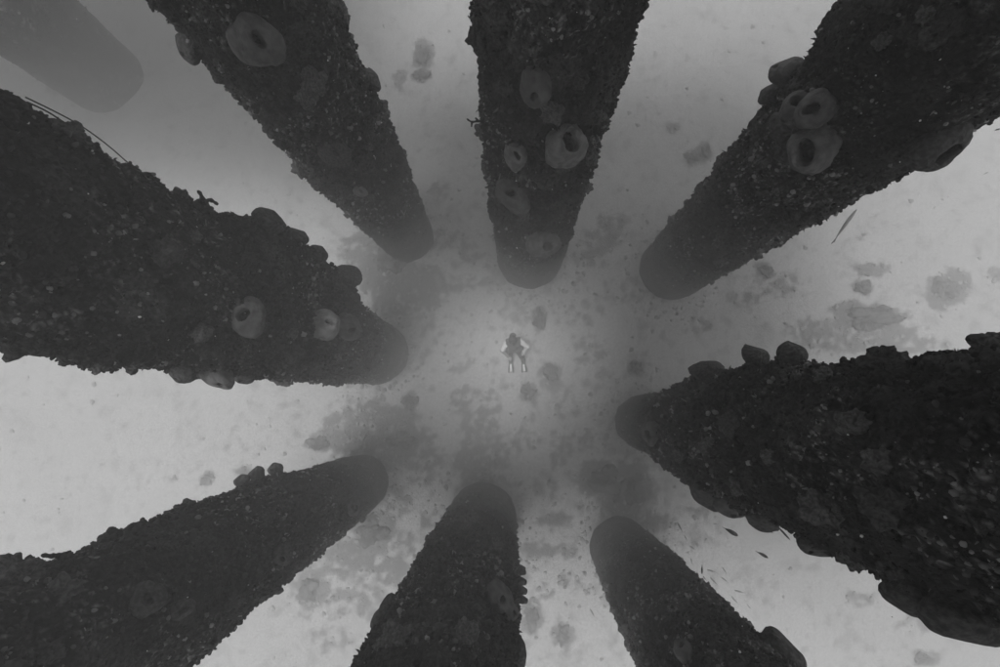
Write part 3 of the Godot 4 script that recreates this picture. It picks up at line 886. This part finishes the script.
	tag(si, "pale specks drifting in the water between the pilings", "particles")
	si.set_meta("kind", "stuff")
	add_child(si)

	# fish
	var fish := [
		[2.955, 1.766, 2.781, 1.656, 3.6, "dark slim fish swimming alone over bright sand", "", 0.14, "fishdark"],
		[3.321, 2.033, 3.175, 1.937, 3.6, "dark curved fish swimming over bright sand below the swollen piling", "", 0.12, "fishdark"],
		[3.272, 1.630, 3.126, 1.440, 4.2, "long thin dark fish at the edge of the swollen piling", "", 0.055, "fishdark"],
		[3.244, 1.618, 3.302, 1.666, 3.8, "stubby dark fish under the swollen piling", "", 0.26, "fishdark"],
		[3.118, 2.305, 3.221, 2.485, 0.9, "small grey fish in the school beside the smoother piling", "school of small fish", 0.085, "fishgrey"],
		[3.237, 2.539, 3.306, 2.647, 0.9, "small grey fish in the school beside the smoother piling", "school of small fish", 0.085, "fishgrey"],
		[3.300, 2.705, 3.406, 2.792, 1.0, "small grey fish in the school beside the smoother piling", "school of small fish", 0.085, "fishgrey"],
		[3.230, 2.850, 3.242, 2.953, 1.2, "small grey fish in the school beside the smoother piling", "school of small fish", 0.085, "fishgrey"],
		[3.012, 2.756, 3.006, 2.605, 2.2, "small dark fish in the school at the edge of the smoother piling", "dark fish of the school", 0.1, "fishdark"],
		[3.026, 2.786, 3.070, 2.845, 2.2, "small dark fish in the school at the edge of the smoother piling", "dark fish of the school", 0.1, "fishdark"],
		[3.506, 3.051, 3.667, 3.065, 1.2, "small grey fish in the school beside the smoother piling", "school of small fish", 0.085, "fishgrey"],
		[3.735, 2.960, 3.815, 3.076, 1.3, "small grey fish in the school beside the smoother piling", "school of small fish", 0.085, "fishgrey"],
		[3.705, 3.128, 3.823, 3.210, 1.3, "small grey fish in the school beside the smoother piling", "school of small fish", 0.085, "fishgrey"],
		[3.510, 3.132, 3.624, 3.280, 1.3, "small grey fish in the school beside the smoother piling", "school of small fish", 0.085, "fishgrey"],
		[3.965, 3.381, 4.139, 3.428, 1.2, "small grey fish in the school beside the smoother piling", "school of small fish", 0.085, "fishgrey"],
		[3.904, 3.482, 4.018, 3.614, 1.2, "small grey fish in the school beside the smoother piling", "school of small fish", 0.085, "fishgrey"],
		[1.348, 3.707, 1.434, 3.838, 1.3, "small grey fish between the finger-sponge and smoother pilings", "", 0.085, "fishgrey"],
		[4.082, 3.503, 4.131, 3.535, 1.3, "small grey fish in the school beside the smoother piling", "school of small fish", 0.085, "fishgrey"],
		[3.841, 2.358, 3.937, 2.338, 0.8, "small grey fish in the school beside the smoother piling", "school of small fish", 0.085, "fishgrey"],
		[-2.915, -8.195, -2.886, -8.068, 1.5, "tiny fish over sand between the big pale sponge and five-sponge pilings", "", 0.12, "fishgrey"],
		[9.696, -4.673, 9.587, -4.609, 1.2, "small grey fish over pale sand far from the three-mouth cluster piling", "", 0.13, "fishgrey"],
		[5.439, -3.345, 5.338, -3.332, 4.5, "small dark fish close beside the three-mouth cluster piling", "dark fish beside the cluster piling", 0.14, "fishdark"],
		[5.778, -3.380, 5.698, -3.340, 4.5, "small dark fish close beside the three-mouth cluster piling", "dark fish beside the cluster piling", 0.14, "fishdark"],
		[6.196, -3.457, 6.120, -3.444, 4.5, "small dark fish close beside the three-mouth cluster piling", "dark fish beside the cluster piling", 0.14, "fishdark"],
		[5.847, -3.260, 5.368, -2.691, 2.6, "long grey needlefish hanging over the pale sand", "", 0.04, "fishgrey"],
		[4.242, 3.692, 4.178, 3.610, 1.2, "small grey fish in the school beside the smoother piling", "school of small fish", 0.085, "fishgrey"],
		[5.724, 2.062, 5.860, 2.167, 1.0, "tiny grey fish over bright sand under the swollen piling", "", 0.07, "fishgrey"],
	]
	for f in fish:
		make_fish(f, f[5], f[6], f[7], mats[f[8]], "needlefish" if f[7] < 0.05 else "fish")

	# stirred-up silt hanging over the bottom
	for layer in [[4.6, MIST1], [2.4, MIST2]]:
		var silt := FogVolume.new()
		silt.name = numbered("silt_haze")
		silt.shape = RenderingServer.FOG_VOLUME_SHAPE_BOX
		silt.size = Vector3(60, layer[0] + 0.6, 50)
		silt.position = Vector3(0, layer[0] * 0.5 - 0.3, 0)
		var fm := FogMaterial.new()
		fm.density = layer[1]
		fm.albedo = grey(0.95)
		silt.material = fm
		tag(silt, "milky silt hanging in the water over the whole seabed", "haze")
		silt.set_meta("kind", "stuff")
		add_child(silt)

	# the pier overhead, which shades the pilings
	var deck := thing("pier_deck", Vector3(0.2, 13.0, -0.4), "concrete pier deck with an open square well, on the heads of the pilings", "pier")
	var well := Rect2(-3.1, -0.2, 2.7, 2.45)   # x and z of the opening, from the deck's middle
	var x0 := -4.4
	var x1 := 5.2
	var z0 := -5.8
	var z1 := 4.8
	for q in [[x0, z0, x1, well.position.y], [x0, well.end.y, x1, z1], [x0, well.position.y, well.position.x, well.end.y], [well.end.x, well.position.y, x1, well.end.y]]:
		var slab := BoxMesh.new()
		slab.size = Vector3(q[2] - q[0], 0.45, q[3] - q[1])
		part("slab", slab, mats.concrete, deck).position = Vector3((q[0] + q[2]) * 0.5, 0.925, (q[1] + q[3]) * 0.5)
	for bz in [-5.4, -3.0, -0.5, 2.4, 4.4]:
		var beam := BoxMesh.new()
		beam.size = Vector3(9.3, 0.7, 0.5)
		part("beam", beam, mats.concrete, deck).position = Vector3(0.4, 0.348, bz)
	var walk := thing("pier_approach", Vector3(-11.6, 13.0, -7.6), "concrete approach deck from the pier to the lone distant piling", "pier")
	var plate := BoxMesh.new()
	plate.size = Vector3(14.0, 0.3, 9.0)
	part("slab", plate, mats.concrete, walk).position = Vector3(0, 0.45, 0)
	for k in [-1.0, 1.0]:
		var edge := BoxMesh.new()
		edge.size = Vector3(13.8, 0.45, 0.3)
		part("edge_beam", edge, mats.concrete, walk).position = Vector3(0, 0.073, k * 4.2)
